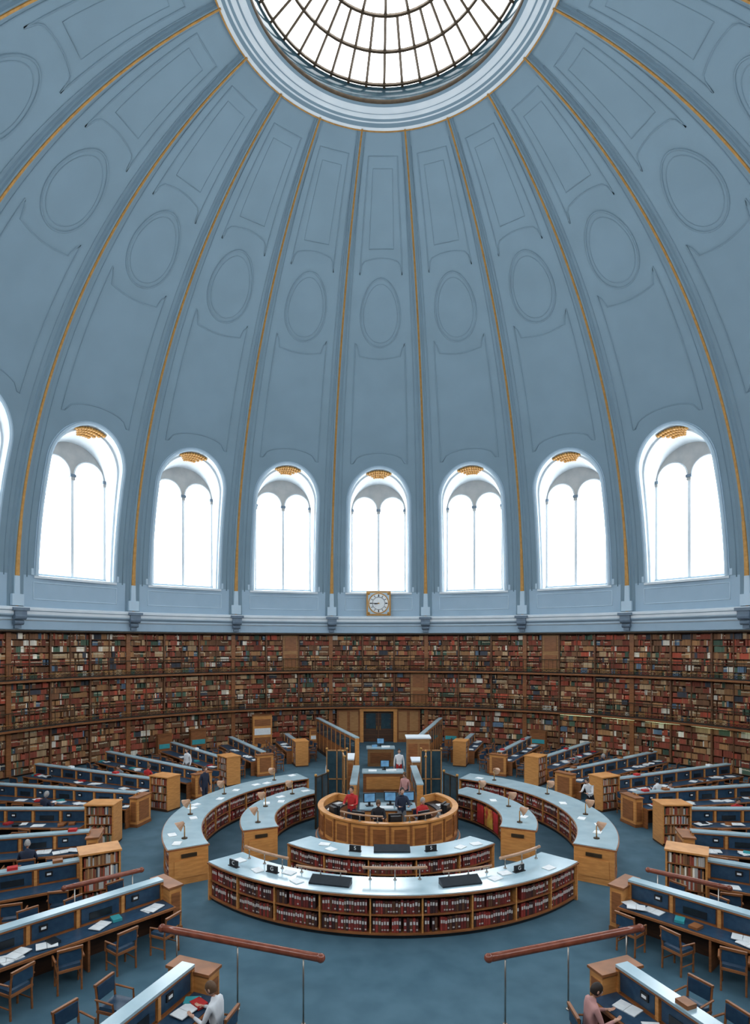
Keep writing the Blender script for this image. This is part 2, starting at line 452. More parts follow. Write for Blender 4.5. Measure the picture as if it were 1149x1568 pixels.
for a in list(range(116,151,7)):
    mb=MB(); t=radians(a)
    mb.box((0,0,0),(2.0,0.07,0.03),'tube_light'); mb.box((0,0,0.015),(2.1,0.12,0.01),'iron')
    mb.obj('strip_light',loc=tuple(PL(a,21.66,0,2.418)),rz=t)

# ------------------------------------------------------------------ clock
mb=MB(); yc=21.02; zc=H+2.82
mb.box((0,yc+0.1,zc),(1.72,0.2,1.72),'gold'); mb.box((0,yc-0.01,zc),(1.5,0.05,1.5),'pale_paint')
def disc(c,r,y0,y1,m,n=40): mb.tube([(c[0],y0,c[1]),(c[0],y1,c[1])],r,m,n)
disc((0,zc),0.74,yc-0.02,yc-0.08,'gold'); disc((0,zc),0.66,yc-0.08,yc-0.10,'paper'); 
mb.tube([(0.44*cos(2*pi*i/40),yc-0.105,zc+0.44*sin(2*pi*i/40)) for i in range(40)],0.012,'black',4,closed=True)
for i in range(12):
    a=pi/6*i; M=Matrix.Translation((0,yc-0.11,zc))@Matrix.Rotation(a,4,'Y')
    mb.box((0,0,0.55),(0.035 if i%3 else 0.07,0.02,0.16),'black',M=M)
for ang,l,w in ((radians(-97),0.34,0.06),(radians(-90),0.54,0.035)):
    M=Matrix.Translation((0,yc-0.13,zc))@Matrix.Rotation(ang,4,'Y'); mb.box((0,0,l/2-0.05),(w,0.02,l),'black',M=M)
disc((0,zc),0.05,yc-0.12,yc-0.16,'gold',12)
for sx in (-1,1):
    for sz in (-1,1): mb.ball((sx*0.7,yc-0.05,zc+sz*0.7),(0.1,0.06,0.1),'gold')
mb.tube([(-0.9,yc+0.1,zc-0.95),(0.9,yc+0.1,zc-0.95)],0.09,'pale_paint',8)
mb.obj('wall_clock')

# ------------------------------------------------------------------ counters
def binder_run(mb, r, a0, a1, z0, h, face, rnd=0.0):
    a=a0
    while a<a1:
        w=random.uniform(0.05,0.08); da=w/r*57.3; am=a+da/2; a+=da
        if a>a1 or random.random()<0.04: continue
        t=radians(am); T=(cos(t),sin(t)); N=(sin(t)*face,-cos(t)*face)
        p=(r*sin(t),-r*cos(t)); hh=h*random.uniform(0.76,0.9)
        c=random.choice([(0.22,0.04,0.035),(0.17,0.035,0.03),(0.10,0.035,0.03),(0.06,0.03,0.03),(0.30,0.05,0.04),(0.13,0.06,0.035)])
        mb.book(p,T,N,w*0.88,0.2,z0,hh,(*c,1))
        q=(p[0]+N[0]*.006,p[1]+N[1]*.006)
        if random.random()<0.9: mb.book(q,T,N,w*0.66,0.01,z0+hh*0.56,hh*0.24,(0.60,0.57,0.54,1))
        if random.random()<0.35: mb.book(q,T,N,w*0.66,0.01,z0+hh*0.14,hh*0.10,(0.5,0.45,0.42,1))
def counter(r0,r1,a0,a1,name,maps=None):
    mb=MB(); n=max(12,int((a1-a0)/2)); rm=(r0+r1)/2
    mb.arc(r0+0.12,r1-0.12,a0+0.3,a1-0.3,0,0.1,n,'leather_dark')
    mb.arc(r0+0.06,r1-0.06,a0,a1,0.10,0.14,n,'wood')
    mb.arc(r0+0.32,r1-0.32,a0,a1,0.14,1.0,n,'wood_dark')
    for z in (0.55,0.98): mb.arc(r0+0.08,r1-0.08,a0,a1,z,z+0.03,n,'wood')
    mb.arc(r0,r1,a0-0.2,a1+0.2,1.015,1.06,n,'wood'); mb.arc(r0+0.03,r1-0.03,a0,a1,1.06,1.085,n,'leather_top')
    nb=max(2,round((a1-a0)*rm*0.01745/1.15))
    for i in range(nb+1):
        a=a0+(a1-a0)*i/nb; w=0.035
        da=w/rm*57.3
        aa=min(max(a,a0+da/2),a1-da/2)
        mb.arc(r0+0.07,r1-0.07,aa-da/2,aa+da/2,0.14,0.98,1,'wood_light')
        if i<nb:
            b=a0+(a1-a0)*(i+1)/nb
            for z in (0.145,0.587):
                binder_run(mb,r1-0.12,a+0.4,b-0.35,z,0.39,1)
                binder_run(mb,r0+0.12,a+0.4,b-0.35,z,0.39,-1)
    for a,s in ((a0,-1),(a1,1)):
        da=0.05/rm*57.3
        mb.arc(r0+0.05,r1-0.05,a+min(0,s*da),a+max(0,s*da),0,1.01,1,'wood_light')
        mb.arc(r0+0.2,r1-0.2,a+min(s*da,s*da*1.5),a+max(s*da,s*da*1.5),0.2,0.72,1,'wood_light')
        mb.arc(r0+0.40,r1-0.40,a+min(s*da,s*da*2),a+max(s*da,s*da*2),0.80,0.9,1,'iron')
    if maps:
        for k,(a,b) in enumerate(maps): mb.arc(r0+0.03,r0+0.05,a,b,0.2,0.9,6,'yellow' if k%2 else 'cloth_red')
    mb.obj(name)
counter(5.85,7.0,-47,47,'catalogue_counter')
counter(6.35,7.6,59.5,148,'catalogue_counter')
counter(6.35,7.6,-148,-59.5,'catalogue_counter')
counter(3.55,4.5,-44,44,'catalogue_counter')
counter(3.95,5.15,67,138,'catalogue_counter',maps=((94,101),(102,111),(112,118)))
counter(3.95,5.15,-138,-67,'catalogue_counter')

def handrail(pts, zr, rad, m, zb, posts=3, post='metal'):
    mb=MB(); pts=[Vector((p.x,p.y,zr)) for p in pts]
    mb.tube(pts,rad,m,12)
    mb.ball(pts[0],(rad*1.15,)*3,m); mb.ball(pts[-1],(rad*1.15,)*3,m)
    L=len(pts)-1
    for i in range(posts):
        k=round(L*(0.08+0.84*i/(posts-1))); p=pts[k]
        mb.cyl((p.x,p.y,zb),0.016,zr-zb,post,8); mb.cyl((p.x,p.y,zb),0.045,0.02,post,10)
    mb.obj('handrail',True)
def arcpts(r,a0,a1,n=10): return [P(r,a0+(a1-a0)*i/n,0) for i in range(n+1)]
for a0,a1 in ((-43,-28),(-7.5,7.5),(28,43)): handrail(arcpts(6.05,a0,a1),1.38,0.04,'rail_beige',1.085)
for a0,a1 in ((-25,-12),(12,25)): handrail(arcpts(6.05,a0,a1),1.24,0.03,'rail_beige',1.085)
for sg in (-1,1): handrail([P(10.3,28.2*sg,0).lerp(P(10.35,8.6*sg,0),i/10) for i in range(11)],1.3,0.075,'rail_brown',0,3)

def on_counter(name, r, a, z, build):
    mb=MB(); build(mb); return mb.obj(name,loc=tuple(P(r,a,z)),rz=radians(a))
def rest(w):
    def f(mb):
        mb.box((0,0,0.02),(w,0.30,0.04),'leather_dark'); 
        mb.add([(-w/2,-0.15,0.04),(w/2,-0.15,0.04),(w/2,0.15,0.15),(-w/2,0.15,0.15),(-w/2,0.15,0.04),(w/2,0.15,0.04)],[(0,1,2,3),(3,2,5,4),(0,3,4),(1,5,2)],'leather_dark')
    return f
for a in (-14.5,14.5): on_counter('book_rest',6.5,a,1.085,rest(1.05))
on_counter('book_rest',3.95,0,1.085,rest(1.05))
def sign(letter,r,a,z):
    mb=MB(); mb.box((0,0,0.09),(0.34,0.04,0.17),'black'); mb.box((0,0,0.01),(0.36,0.12,0.02),'black')
    o=mb.obj('counter_sign',loc=tuple(P(r,a,z)),rz=radians(a))
    cu=bpy.data.curves.new('letter','FONT'); cu.body=letter; cu.size=0.15; cu.align_x='CENTER'; cu.align_y='CENTER'; cu.extrude=0.002
    cu.materials.append(MATS['paper'])
    t=bpy.data.objects.new('sign_lettering',cu); COL.objects.link(t); t.parent=o; t.location=(0,-0.024,0.095); t.rotation_euler=(pi/2,0,0)
for l,r,a in (('G',6.4,-30),('C',6.7,-40),('G',6.4,31),('S',4.1,-15),('S',4.1,16)): sign(l,r,a,1.085)

lamps=[]
def lamp(r,a):
    mb=MB(); lamps.append(P(r,a,0))
    mb.cyl((0,0,0),0.09,0.03,'iron',16); mb.cyl((0,0,0.03),0.018,0.34,'gold',8)
    mb.tube([(0,0,0.37),(0,-0.03,0.43),(0,-0.1,0.46)],0.015,'gold',8)
    mb.tube([(0,-0.02,0.50),(0,-0.10,0.44),(0,-0.2,0.37)],[0.05,0.10,0.17],'rail_beige',16,caps=False)
    mb.ball((0,-0.13,0.41),(0.045,)*3,'warm_light')
    mb.obj('desk_lamp',True,loc=tuple(P(r,a,1.085)),rz=radians(a))
for a in (-66,66,-88,88,-112,112,-136,136): lamp(6.95,a)
for a in (-75,75,-100,100,-125,125): lamp(4.55,a)

# ------------------------------------------------------------------ central dais
mb=MB()
mb.arc(0.01,2.5,0,360,0,0.45,64,'carpet',full=True)
mb.arc(2.5,2.56,0,360,0,0.40,64,'wood',full=True)
mb.obj('superintendent_platform')
mb=MB(); a0,a1=-128,128; n=60
mb.arc(2.34,2.42,a0,a1,0.45,1.36,n,'wood_light'); mb.arc(1.78,1.84,a0,a1,0.45,1.10,n,'wood')
mb.arc(1.76,2.40,a0,a1,1.10,1.15,n,'leather_dark'); mb.arc(2.28,2.48,a0,a1,1.36,1.42,n,'wood_light')
mb.arc(2.42,2.46,a0,a1,0.45,0.58,n,'wood')
for i in range(17):
    a=a0+(a1-a0)*i/16; mb.arc(2.42,2.455,a-0.8,a+0.8,0.58,1.36,1,'wood'); 
    if i<16: mb.arc(2.42,2.435,a+3.2,a+12.8,0.70,1.22,3,'wood')
for a,s in ((a0,-1),(a1,1)): mb.arc(1.74,2.44,a-0.8,a+0.8,0.45,1.42,1,'wood_light')
mb.obj('enquiry_desk')
handrail(arcpts(2.36,-42,-6),1.62,0.03,'rail_beige',1.42); handrail(arcpts(2.36,12,46),1.62,0.03,'rail_beige',1.42)
def monitor(x,y,z,rz):
    mb=MB()
    mb.box((0,0,0.015),(0.26,0.2,0.03),'black'); mb.box((0,0.03,0.08),(0.08,0.06,0.12),'black')
    mb.box((0,0,0.30),(0.44,0.06,0.34),'black'); mb.box((0,0.10,0.30),(0.34,0.16,0.26),'black'); mb.box((0,-0.032,0.30),(0.38,0.008,0.28),'screen')
    mb.obj('computer_monitor',loc=(x,y,z),rz=rz)
for a in (-62,-30,5,34,70):
    p=P(2.02,a,1.15); monitor(p.x,p.y,1.15,radians(a)+pi+random.uniform(-.2,.2))
mb=MB()
mb.box((0,0.1,0.85),(1.9,0.8,0.8),'wood'); mb.box((0,0.1,1.27),(2.0,0.9,0.05),'leather_top')
for i in (-1,0,1): mb.box((i*0.6,-0.31,0.85),(0.5,0.03,0.66),'wood_light'); mb.ball((i*0.6+0.18,-0.34,0.9),(0.02,)*3,'gold',8,6)
mb.box((-0.05,-0.15,1.31),(0.5,0.3,0.03),'paper'); mb.box((0.45,-0.1,1.36),(0.35,0.3,0.12),'paper')
mb.obj('equipment_cabinet')
monitor(-0.65,0.1,1.295,0.2); monitor(0.1,0.25,1.295,-0.1); monitor(0.75,0.3,1.295,0.15)
def glass_screen(x,y,w,h,z,rz,frame='iron'):
    mb=MB()
    mb.box((0,0,h/2),(w-0.04,0.015,h-0.06),'glass_dark')
    for sx in (-1,0,1): mb.box((sx*w/2,0,h/2),(0.05,0.06,h),frame)
    for zz in (0.025,h*0.45,h-0.025): mb.box((0,0,zz),(w,0.06,0.05),frame)
    for sx in (-1,1): mb.ball((sx*w/2,0,h+0.05),(0.06,)*3,'gold',10,6)
    mb.obj('glass_screen',loc=(x,y,z),rz=rz)
for sg in (-1,1):
    glass_screen(sg*2.5,2.0,0.9,2.0,0,sg*-1.1)
    glass_screen(sg*1.75,4.2,1.3,2.35,0,pi/2-sg*0.1,'wood_panel')
    glass_screen(sg*2.1,5.4,0.9,2.35,0,0.0,'wood_panel')

def partition(x0,y0,x1,y1,h,w,name='partition_screen',cap='leather_top'):
    L=sqrt((x1-x0)**2+(y1-y0)**2); rz=atan2(y1-y0,x1-x0); mb=MB()
    mb.box((L/2,0,h*0.5),(L,w*0.7,h),'wood'); mb.box((L/2,0,h+0.03),(L+0.05,w,0.06),cap)
    mb.box((L/2,0,0.1),(L+0.02,w*0.85,0.2),'wood_dark')
    k=max(2,int(L/0.9))
    for i in range(k+1): mb.box((L*i/k,0,h/2),(0.07,w*0.85,h),'wood_light')
    for i in range(k):
        for s in (-1,1):
            mb.box((L*(i+.5)/k,s*w*0.36,h*0.75),(L/k*0.7,0.02,h*0.35),'glass_dark'); mb.box((L*(i+.5)/k,s*w*0.36,h*0.33),(L/k*0.7,0.02,h*0.35),'wood')
    mb.obj(name,loc=(x0,y0,0),rz=rz)
partition(-1.3,10.2,-4.1,18.6,2.1,0.25); partition(1.9,10.3,4.1,18.6,2.1,0.25)
partition(-1.3,3.0,-1.25,6.6,1.35,0.3); partition(1.4,3.0,1.4,6.6,1.35,0.3)
def booth(x,y,w,d,h,name='wooden_booth'):
    mb=MB(); mb.box((0,0,h/2),(w,d,h),'wood_panel'); mb.box((0,0,h+0.03),(w+0.12,d+0.12,0.07),'white_paint'); mb.box((0,0,0.1),(w+0.06,d+0.06,0.2),'wood')
    for sx in (-1,1): mb.box((sx*w*0.25,-d/2-0.01,h*0.68),(w*0.4,0.03,h*0.42),'wood'); mb.box((sx*w*0.25,-d/2-0.01,h*0.27),(w*0.4,0.03,h*0.3),'wood')
    mb.obj(name,loc=(x,y,0))
booth(1.85,9.6,1.15,0.9,2.25); booth(1.75,7.4,0.7,0.9,1.5)
booth(-1.7,8.4,0.5,1.4,1.45)
mb=MB(); mb.box((0,0,0.5),(1.5,0.8,1.0),'wood_panel'); mb.box((0,0,1.03),(1.65,0.95,0.06),'leather_top'); mb.box((0,-0.41,0.5),(1.2,0.03,0.6),'wood')
mb.box((0.3,0,1.08),(0.5,0.4,0.05),'paper'); mb.box((-0.35,0.1,1.1),(0.3,0.3,0.1),'screen')
mb.obj('issue_desk',loc=(0,13.6,0))
mb=MB(); mb.box((0,0,0.45),(1.9,0.8,0.9),'wood'); mb.box((0,0,0.93),(2.0,0.9,0.06),'leather_top'); mb.box((0,-.41,0.45),(1.6,.03,0.6),'wood_light')
mb.box((-0.5,-0.1,0.98),(0.4,0.3,0.03),'paper'); mb.box((0.4,0,0.98),(0.5,0.35,0.04),'paper')
mb.obj('issue_desk',loc=(0,7.6,0))
monitor(0,13.9,1.06,0); monitor(0.1,7.8,0.96,0)

mb=MB()
for sx in (-1,1):
    mb.box((sx*2.15,21.85,1.2),(1.7,0.3,2.4),'wood'); 
    for k in (-1,1): mb.box((sx*2.15+k*0.4,21.69,1.5),(0.6,0.04,1.4),'wood_panel'); mb.box((sx*2.15+k*0.4,21.69,0.45),(0.6,0.04,0.5),'wood_panel')
    mb.box((sx*1.2,21.75,1.2),(0.25,0.4,2.4),'wood_light')
    mb.box((sx*0.55,21.95,1.1),(1.05,0.08,2.2),'wood_dark'); mb.box((sx*0.55,21.9,1.5),(0.7,0.03,1.1),'glass_dark'); mb.box((sx*0.12,21.87,1.0),(0.04,0.05,0.3),'gold')
mb.box((0,21.7,2.33),(2.7,0.4,0.2),'wood_light')
mb.obj('door_1')
def cabinet(a,r,w,h,kind):
    mb=MB(); mb.box((0,0.15,h/2),(w,0.4,h),'wood_light' if kind==0 else 'wood'); mb.box((0,0.12,h+0.02),(w+0.1,0.5,0.05),'wood')
    for i in range(3):
        mb.box((0,-0.06,h*(0.22+0.28*i)),(w*0.85,0.03,h*0.2),'paper' if kind==0 and i%2 else ('teal' if kind==1 and i==1 else 'wood'))
    mb.obj('card_cabinet',loc=tuple(P(r,a,0)),rz=radians(a)+pi)
for a,r,w,h,k in ((-157.8,21.0,1.3,2.2,0),(-146,20.9,1.0,1.5,1),(-140,20.8,0.9,1.4,1),(150,20.9,1.0,1.3,1),(-168,20.6,1.0,1.2,0),(166,20.6,0.9,1.2,1)):
    cabinet(a,r,w,h,k)

# ------------------------------------------------------------------ chairs
mb=MB()
for sx in (-1,1):
    mb.tube([(sx*0.22,0.2,0),(sx*0.22,0.2,0.44)],0.022,'wood',6)
    mb.tube([(sx*0.22,-0.22,0),(sx*0.22,-0.2,0.45),(sx*0.22,-0.26,0.90)],0.022,'wood',6)
    mb.tube([(sx*0.26,0.18,0.44),(sx*0.27,0.16,0.66),(sx*0.26,-0.23,0.68)],0.02,'wood',6)
    mb.tube([(sx*0.22,-0.2,0.2),(sx*0.22,0.2,0.2)],0.014,'wood',5)
mb.box((0,0,0.455),(0.48,0.46,0.05),'wood'); mb.box((0,0.01,0.50),(0.44,0.42,0.07),'leather_blue',taper=0.92)
mb.box((0,-0.235,0.76),(0.42,0.05,0.26),'leather_blue'); mb.box((0,-0.265,0.90),(0.48,0.05,0.05),'wood')
chair_me=mb.mesh('reading_chair')

# ------------------------------------------------------------------ radial reading desks
papers=MB()
def row_mesh(L, kind):
    mb=MB(); X0=1.0 if kind=='case' else 0.35
    Hh=1.22
    n=max(3,round((L-X0)/0.98)); st=(L-X0)/n; xm=(X0+L)/2; LL=L-X0
    mb.box((xm,0,0.98),(LL,0.16,0.46),'wood'); mb.box((xm,0,Hh+0.015),(LL,0.28,0.05),'leather_top'); mb.box((xm,0,Hh-0.03),(LL,0.27,0.04),'wood')
    mb.box((xm,0,0.36),(LL,0.05,0.72),'wood_dark')
    for s in (-1,1):
        mb.box((xm,s*0.42,0.735),(LL,0.66,0.05),'wood'); mb.box((xm,s*0.42,0.765),(LL-0.06,0.54,0.012),'leather_blue')
        for i in range(n):
            xc=X0+st*(i+.5)
            mb.box((xc,s*0.085,0.99),(st*0.84,0.03,0.36),'leather_blue')
            if i%2==0:
                mb.box((xc+st*0.2,s*0.11,1.02),(0.17,0.03,0.13),'black'); mb.box((xc+st*0.2,s*0.128,1.02),(0.10,0.01,0.05),'paper')
            else:
                mb.box((xc,s*0.105,0.93),(st*0.5,0.02,0.16),'leather_dark')
        for i in range(n+1):
            x=X0+st*i; x=min(max(x,X0+.03),L-.03)
            mb.box((x,s*0.10,0.99),(0.07,0.06,0.44),'wood_light')
            if i%2==0 or i==n: mb.box((x,s*0.40,0.36),(0.05,0.6,0.72),'wood')
    if kind=='case':
        w=0.75; h=1.42
        mb.box((0.5,0,0.05),(1.0,w,0.1),'wood_dark'); mb.box((0.5,0,h+0.02),(1.06,w+0.06,0.05),'wood_light')
        for x in (0.02,0.98): mb.box((x,0,h/2+0.03),(0.05,w,h-0.06),'wood_light')
        mb.box((0.5,0,h/2),(0.95,0.08,h-0.05),'wood_dark')
        for k in range(4):
            z=0.1+k*0.33; mb.box((0.5,0,z),(0.94,w-0.02,0.025),'wood')
            for s in (-1,1):
                x=0.07
                while x<0.9:
                    ww=random.uniform(0.03,0.06); c=pick()
                    if random.random()<0.2: c=(0.5,0.48,0.45,1)
                    mb.book((x+ww/2,s*(w/2-0.05)),(1,0),(0,s),ww*0.93,0.22,z+0.013,random.uniform(0.2,0.29),c); x+=ww
    else:
        w=0.9
        mb.box((0.2,0,0.55),(0.32,w,1.1),'wood_light'); mb.box((0.2,0,1.12),(0.40,w+0.06,0.05),'wood'); mb.box((0.2,0,0.06),(0.36,w+0.03,0.12),'wood')
        mb.box((0.035,0,0.6),(0.02,w*0.7,0.75),'wood'); 
        for s in (-1,1): mb.box((0.2,s*w/2,0.6),(0.22,0.03,0.75),'wood')
    mb.box((L-0.02,0,0.62),(0.06,1.4,0.30),'wood_light'); mb.box((L-0.02,0,0.9),(0.06,0.3,0.7),'wood_light')
    return mb.mesh('reading_desk'),X0,st,n
rows=[(42.5,8.3,17.8,'end'),(59.5,8.9,18.2,'case'),(75,9.4,18.4,'end'),(90,9.6,18.4,'case'),(103,9.7,18.4,'end'),(115,9.9,18.6,'case'),(127,10.3,18.6,'end'),(139,11.3,18.8,'case'),(150,12.4,18.8,'end'),(161,13.9,18.6,'case'),(21,10.7,17.5,'end')]
cache={}
seats=[]; pk=0
for a,r0,r1,kind in rows:
    key=(round(r1-r0,2),kind); cache[key]=row_mesh(r1-r0,kind)
    me,X0,st,n=cache[key]
    for sg in (-1,1):
        al=a*sg; t=radians(al); rz=atan2(-cos(t),sin(t))
        put('reading_desk',me,tuple(P(r0,al,0)),rz)
        d=Vector((cos(rz),sin(rz),0)); lt=Vector((-sin(rz),cos(rz),0)); base=P(r0,al,0)
        for i in range(n):
            for s in (-1,1):
                x=X0+st*(i+.5)
                off=1.0+random.uniform(-0.06,0.25)
                p=base+d*(x+random.uniform(-.05,.05))+lt*s*off
                zr=rz+(pi if s>0 else 0)+random.uniform(-.35,.35)
                put('reading_chair',chair_me,(p.x,p.y,0),zr); seats.append((p,zr,al,i,s))
                if random.random()<0.8:
                    for q in range(random.randint(1,3)):
                        pk+=1; ez=(pk%7)*0.0011
                        pp=base+d*(x+random.uniform(-.28,.28))+lt*s*(0.42+random.uniform(-.1,.12))
                        rr=rz+random.uniform(-.5,.5)
                        if random.random()<0.7:
                            for k in (-1,1): 
                                papers.box((pp.x+cos(rr)*k*0.105,pp.y+sin(rr)*k*0.105,0.780+q*0.017+ez+0.0003*k),(0.20,0.29,0.016),'paper',rz=rr)
                        else:
                            papers.box((pp.x,pp.y,0.805+ez),(0.2,0.27,0.06),random.choice(['cloth_red','wood','teal','leather_dark']),rz=rr)
                if random.random()<0.12:
                    pp=base+d*x; papers.box((pp.x,pp.y,1.296),(0.24,0.2,0.07),random.choice(['paper','wood','cloth_red']),rz=rz)
placed=list(lamps)+[P(6.4,-30,0),P(6.7,-40,0),P(6.4,31,0)]
for k in range(100):
    ring=random.choice([(5.95,6.95,((-45,45),)),(6.4,7.55,((61,146),(-146,-61))),(3.6,4.45,((-42,42),)),(4.0,5.1,((69,136),(-136,-69)))])
    g=random.choice(ring[2]); a=random.uniform(*g); r=random.uniform(ring[0]+0.25,ring[1]-0.25)
    if abs(a)<21: continue
    p=P(r,a,0); rr=radians(a)+random.uniform(-.5,.5)
    if min((p-q).length for q in placed)<0.42: continue
    placed.append(p)
    papers.box((p.x,p.y,1.097),(0.32,0.24,0.02),'paper',rz=rr)
placed=[P(2.02,a,0) for a in (-62,-30,5,34,70)]
for k in range(40):
    a=random.uniform(-120,120); p=P(2.05,a,0)
    if min((p-q).length for q in placed)<0.36: continue
    placed.append(p); papers.box((p.x,p.y,1.162),(0.28,0.2,0.02),'paper',rz=radians(a)+random.uniform(-.3,.3))
papers.obj('books_and_papers')
for sg in (-1,1):
    handrail([P(8.8,47.5*sg,0).lerp(P(10.6,48*sg,0),i/8) for i in range(9)],1.3,0.06,'rail_brown',0,2)

# ------------------------------------------------------------------ people
def person(name, loc, rz, pose='stand', shirt='cloth_white', pants='cloth_navy', skin='skin', hair='hair_dark', longhair=False, bend=0.0, scale=1.0, reach=0.0, headyaw=0.0):
    J={}; E=[]
    def j(n,p,r,par=None,lab=None):
        J[n]=(Vector(p),r); 
        if par: E.append((par,n,lab))
    sit = pose=='sit'
    zp=0.57 if sit else 0.95
    R=Matrix.Rotation(-bend,3,'X')
    def up(x,y,z):
        v=R@Vector((x,y,z)); return (v.x, v.y, v.z+zp)
    j('pelvis',(0,0,zp),(0.155,0.115))
    j('waist',up(0,0.005,0.17),(0.135,0.10),'pelvis','s')
    j('chest',up(0,0.01,0.36),(0.165,0.115),'waist','s')
    j('nb',up(0,0,0.50),(0.075,0.07),'chest','s')
    j('nk',up(0,0.015,0.59),(0.052,0.055),'nb','k')
    for s,sd in ((1,'l'),(-1,'r')):
        rch=reach if s==1 else reach*0.8
        j('sh'+sd,up(s*0.175,0,0.455),(0.062,0.062),'chest','s')
        if sit or reach>0:
            el=up(s*0.235,0.12+0.1*rch,0.22+0.05*rch); 
            wr=(s*0.16, el[1]+0.22, (0.82 if sit else el[2]+0.02))
        else:
            el=up(s*0.235,-0.03,0.17); wr=(s*0.25, el[1]+0.09, el[2]-0.235)
        j('el'+sd,el,(0.043,0.043),'sh'+sd,'s')
        mid=Vector(el).lerp(Vector(wr),0.85)
        j('cf'+sd,mid,(0.032,0.032),'el'+sd,'s')
        j('wr'+sd,wr,(0.026,0.022),'cf'+sd,'k')
        d=(Vector(wr)-Vector(el)).normalized(); lat=Vector((s,0,0)) if abs(d.z)<0.7 else Vector((0,1,0)); lat=(lat-d*lat.dot(d)).normalized()
        pm=Vector(wr)+d*0.055; j('pm'+sd,pm,(0.034,0.02),'wr'+sd,'k')
        cu=d.cross(lat)*0.012*(-s)
        for fi,(o,l) in enumerate(((-0.027,0.065),(-0.009,0.075),(0.009,0.07),(0.027,0.055))):
            b=pm+d*0.03+lat*o; j('f%da'%fi+sd,b,(0.010,0.010),'pm'+sd,'k'); j('f%db'%fi+sd,b+d*l*0.55+cu,(0.009,0.009),'f%da'%fi+sd,'k'); j('f%dc'%fi+sd,b+d*l*0.95+cu*2.4,(0.0075,0.0075),'f%db'%fi+sd,'k')
        th=Vector(wr)+d*0.03-lat*0.03; j('ta'+sd,th,(0.011,0.011),'pm'+sd,'k'); j('tb'+sd,th+d*0.035-lat*0.02,(0.009,0.009),'ta'+sd,'k')
        j('hp'+sd,(s*0.09,0.0,zp-0.04),(0.088,0.088),'pelvis','p')
        if sit:
            j('kn'+sd,(s*0.12,0.43,0.53),(0.062,0.062),'hp'+sd,'p'); j('an'+sd,(s*0.12,0.42,0.10),(0.043,0.043),'kn'+sd,'p')
            j('he'+sd,(s*0.12,0.40,0.045),(0.038,0.035),'an'+sd,'b'); j('to'+sd,(s*0.13,0.60,0.035),(0.038,0.026),'he'+sd,'b')
        else:
            j('kn'+sd,(s*0.10,0.02+0.04*s,0.50),(0.062,0.062),'hp'+sd,'p'); j('an'+sd,(s*0.11,-0.02+0.05*s,0.10),(0.043,0.043),'kn'+sd,'p')
            j('he'+sd,(s*0.11,-0.04+0.05*s,0.045),(0.038,0.035),'an'+sd,'b'); j('to'+sd,(s*0.12,0.16+0.05*s,0.035),(0.038,0.026),'he'+sd,'b')
    names=list(J); me=bpy.data.meshes.new('tmp'); me.from_pydata([J[n][0] for n in names],[(names.index(a),names.index(b)) for a,b,_ in E],[])
    ob=bpy.data.objects.new('tmp',me); COL.objects.link(ob)
    m=ob.modifiers.new('s','SKIN'); m.use_smooth_shade=True
    for i,n in enumerate(names):
        sv=me.skin_vertices[0].data[i]; sv.radius=J[n][1]; sv.use_root=(n=='pelvis')
    ob.modifiers.new('ss','SUBSURF').levels=1
    dg=bpy.context.evaluated_depsgraph_get(); em=bpy.data.meshes.new_from_object(ob.evaluated_get(dg))
    mb=MB()
    labm={'s':shirt,'k':skin,'p':pants,'b':'black'}
    segs=[(J[a][0],J[b][0],l,max(J[a][1])) for a,b,l in E]
    groups={}
    for p in em.polygons:
        c=p.center; best=None;bd=9
        for a,b,l,r in segs:
            ab=b-a; t=max(0,min(1,(c-a).dot(ab)/max(1e-9,ab.length_squared))); dd=(c-(a+ab*t)).length/ (r+0.02)
            if dd<bd: bd=dd;best=l
        groups.setdefault(best,[]).append(tuple(p.vertices))
    mb.v=[tuple(v.co) for v in em.vertices]
    for l,fs in groups.items():
        k=mb.mi(labm[l]); mb.f.extend(fs); mb.m.extend([k]*len(fs))
    bpy.data.objects.remove(ob); bpy.data.meshes.remove(em)
    nk=J['nk'][0]; tilt=-bend*0.6-(0.25 if sit else 0.08)
    M=Matrix.Translation(nk)@Matrix.Rotation(tilt,4,'X')@Matrix.Rotation(headyaw,4,'Z')
    vs=[];fs=[];nu,nv=20,14
    for a in range(nv+1):
        t=pi*a/nv
        for i in range(nu):
            u=2*pi*i/nu; x=0.074*sin(t)*cos(u); y=0.094*sin(t)*sin(u); z=0.118*cos(t)
            if z<0: x*=1+z*2.2; y=y*(1+z*1.0)+(0.012 if y>0 else 0.02)*(-z/0.118)
            if y>0.07 and abs(x)<0.02 and -0.035<z<0.02: y+=0.022*(1-abs(x)/0.02)*(0.02-z)/0.055
            if y>0.05 and abs(abs(x)-0.032)<0.014 and 0.0<z<0.03: y-=0.008
            vs.append(M@Vector((x,y+0.02,z+0.105)))
    for a in range(nv):
        for i in range(nu): fs.append((a*nu+i,a*nu+(i+1)%nu,(a+1)*nu+(i+1)%nu,(a+1)*nu+i))
    mb.add(vs,fs,skin)
    for s in (-1,1):
        mb.ball((s*0.03,0.098,0.118),(0.013,0.008,0.008),'cloth_white',8,6,M); mb.ball((s*0.03,0.105,0.118),(0.006,0.004,0.006),'black',8,6,M)
        mb.ball((s*0.031,0.102,0.136),(0.018,0.006,0.004),hair,8,4,M); mb.ball((s*0.076,0.01,0.105),(0.010,0.020,0.032),skin,8,6,M)
    mb.ball((0,0.107,0.095),(0.012,0.018,0.014),skin,8,6,M)
    mb.ball((0,0.102,0.060),(0.024,0.008,0.007),'cloth_pink',10,5,M)
    vs=[];fs=[];nv2=9
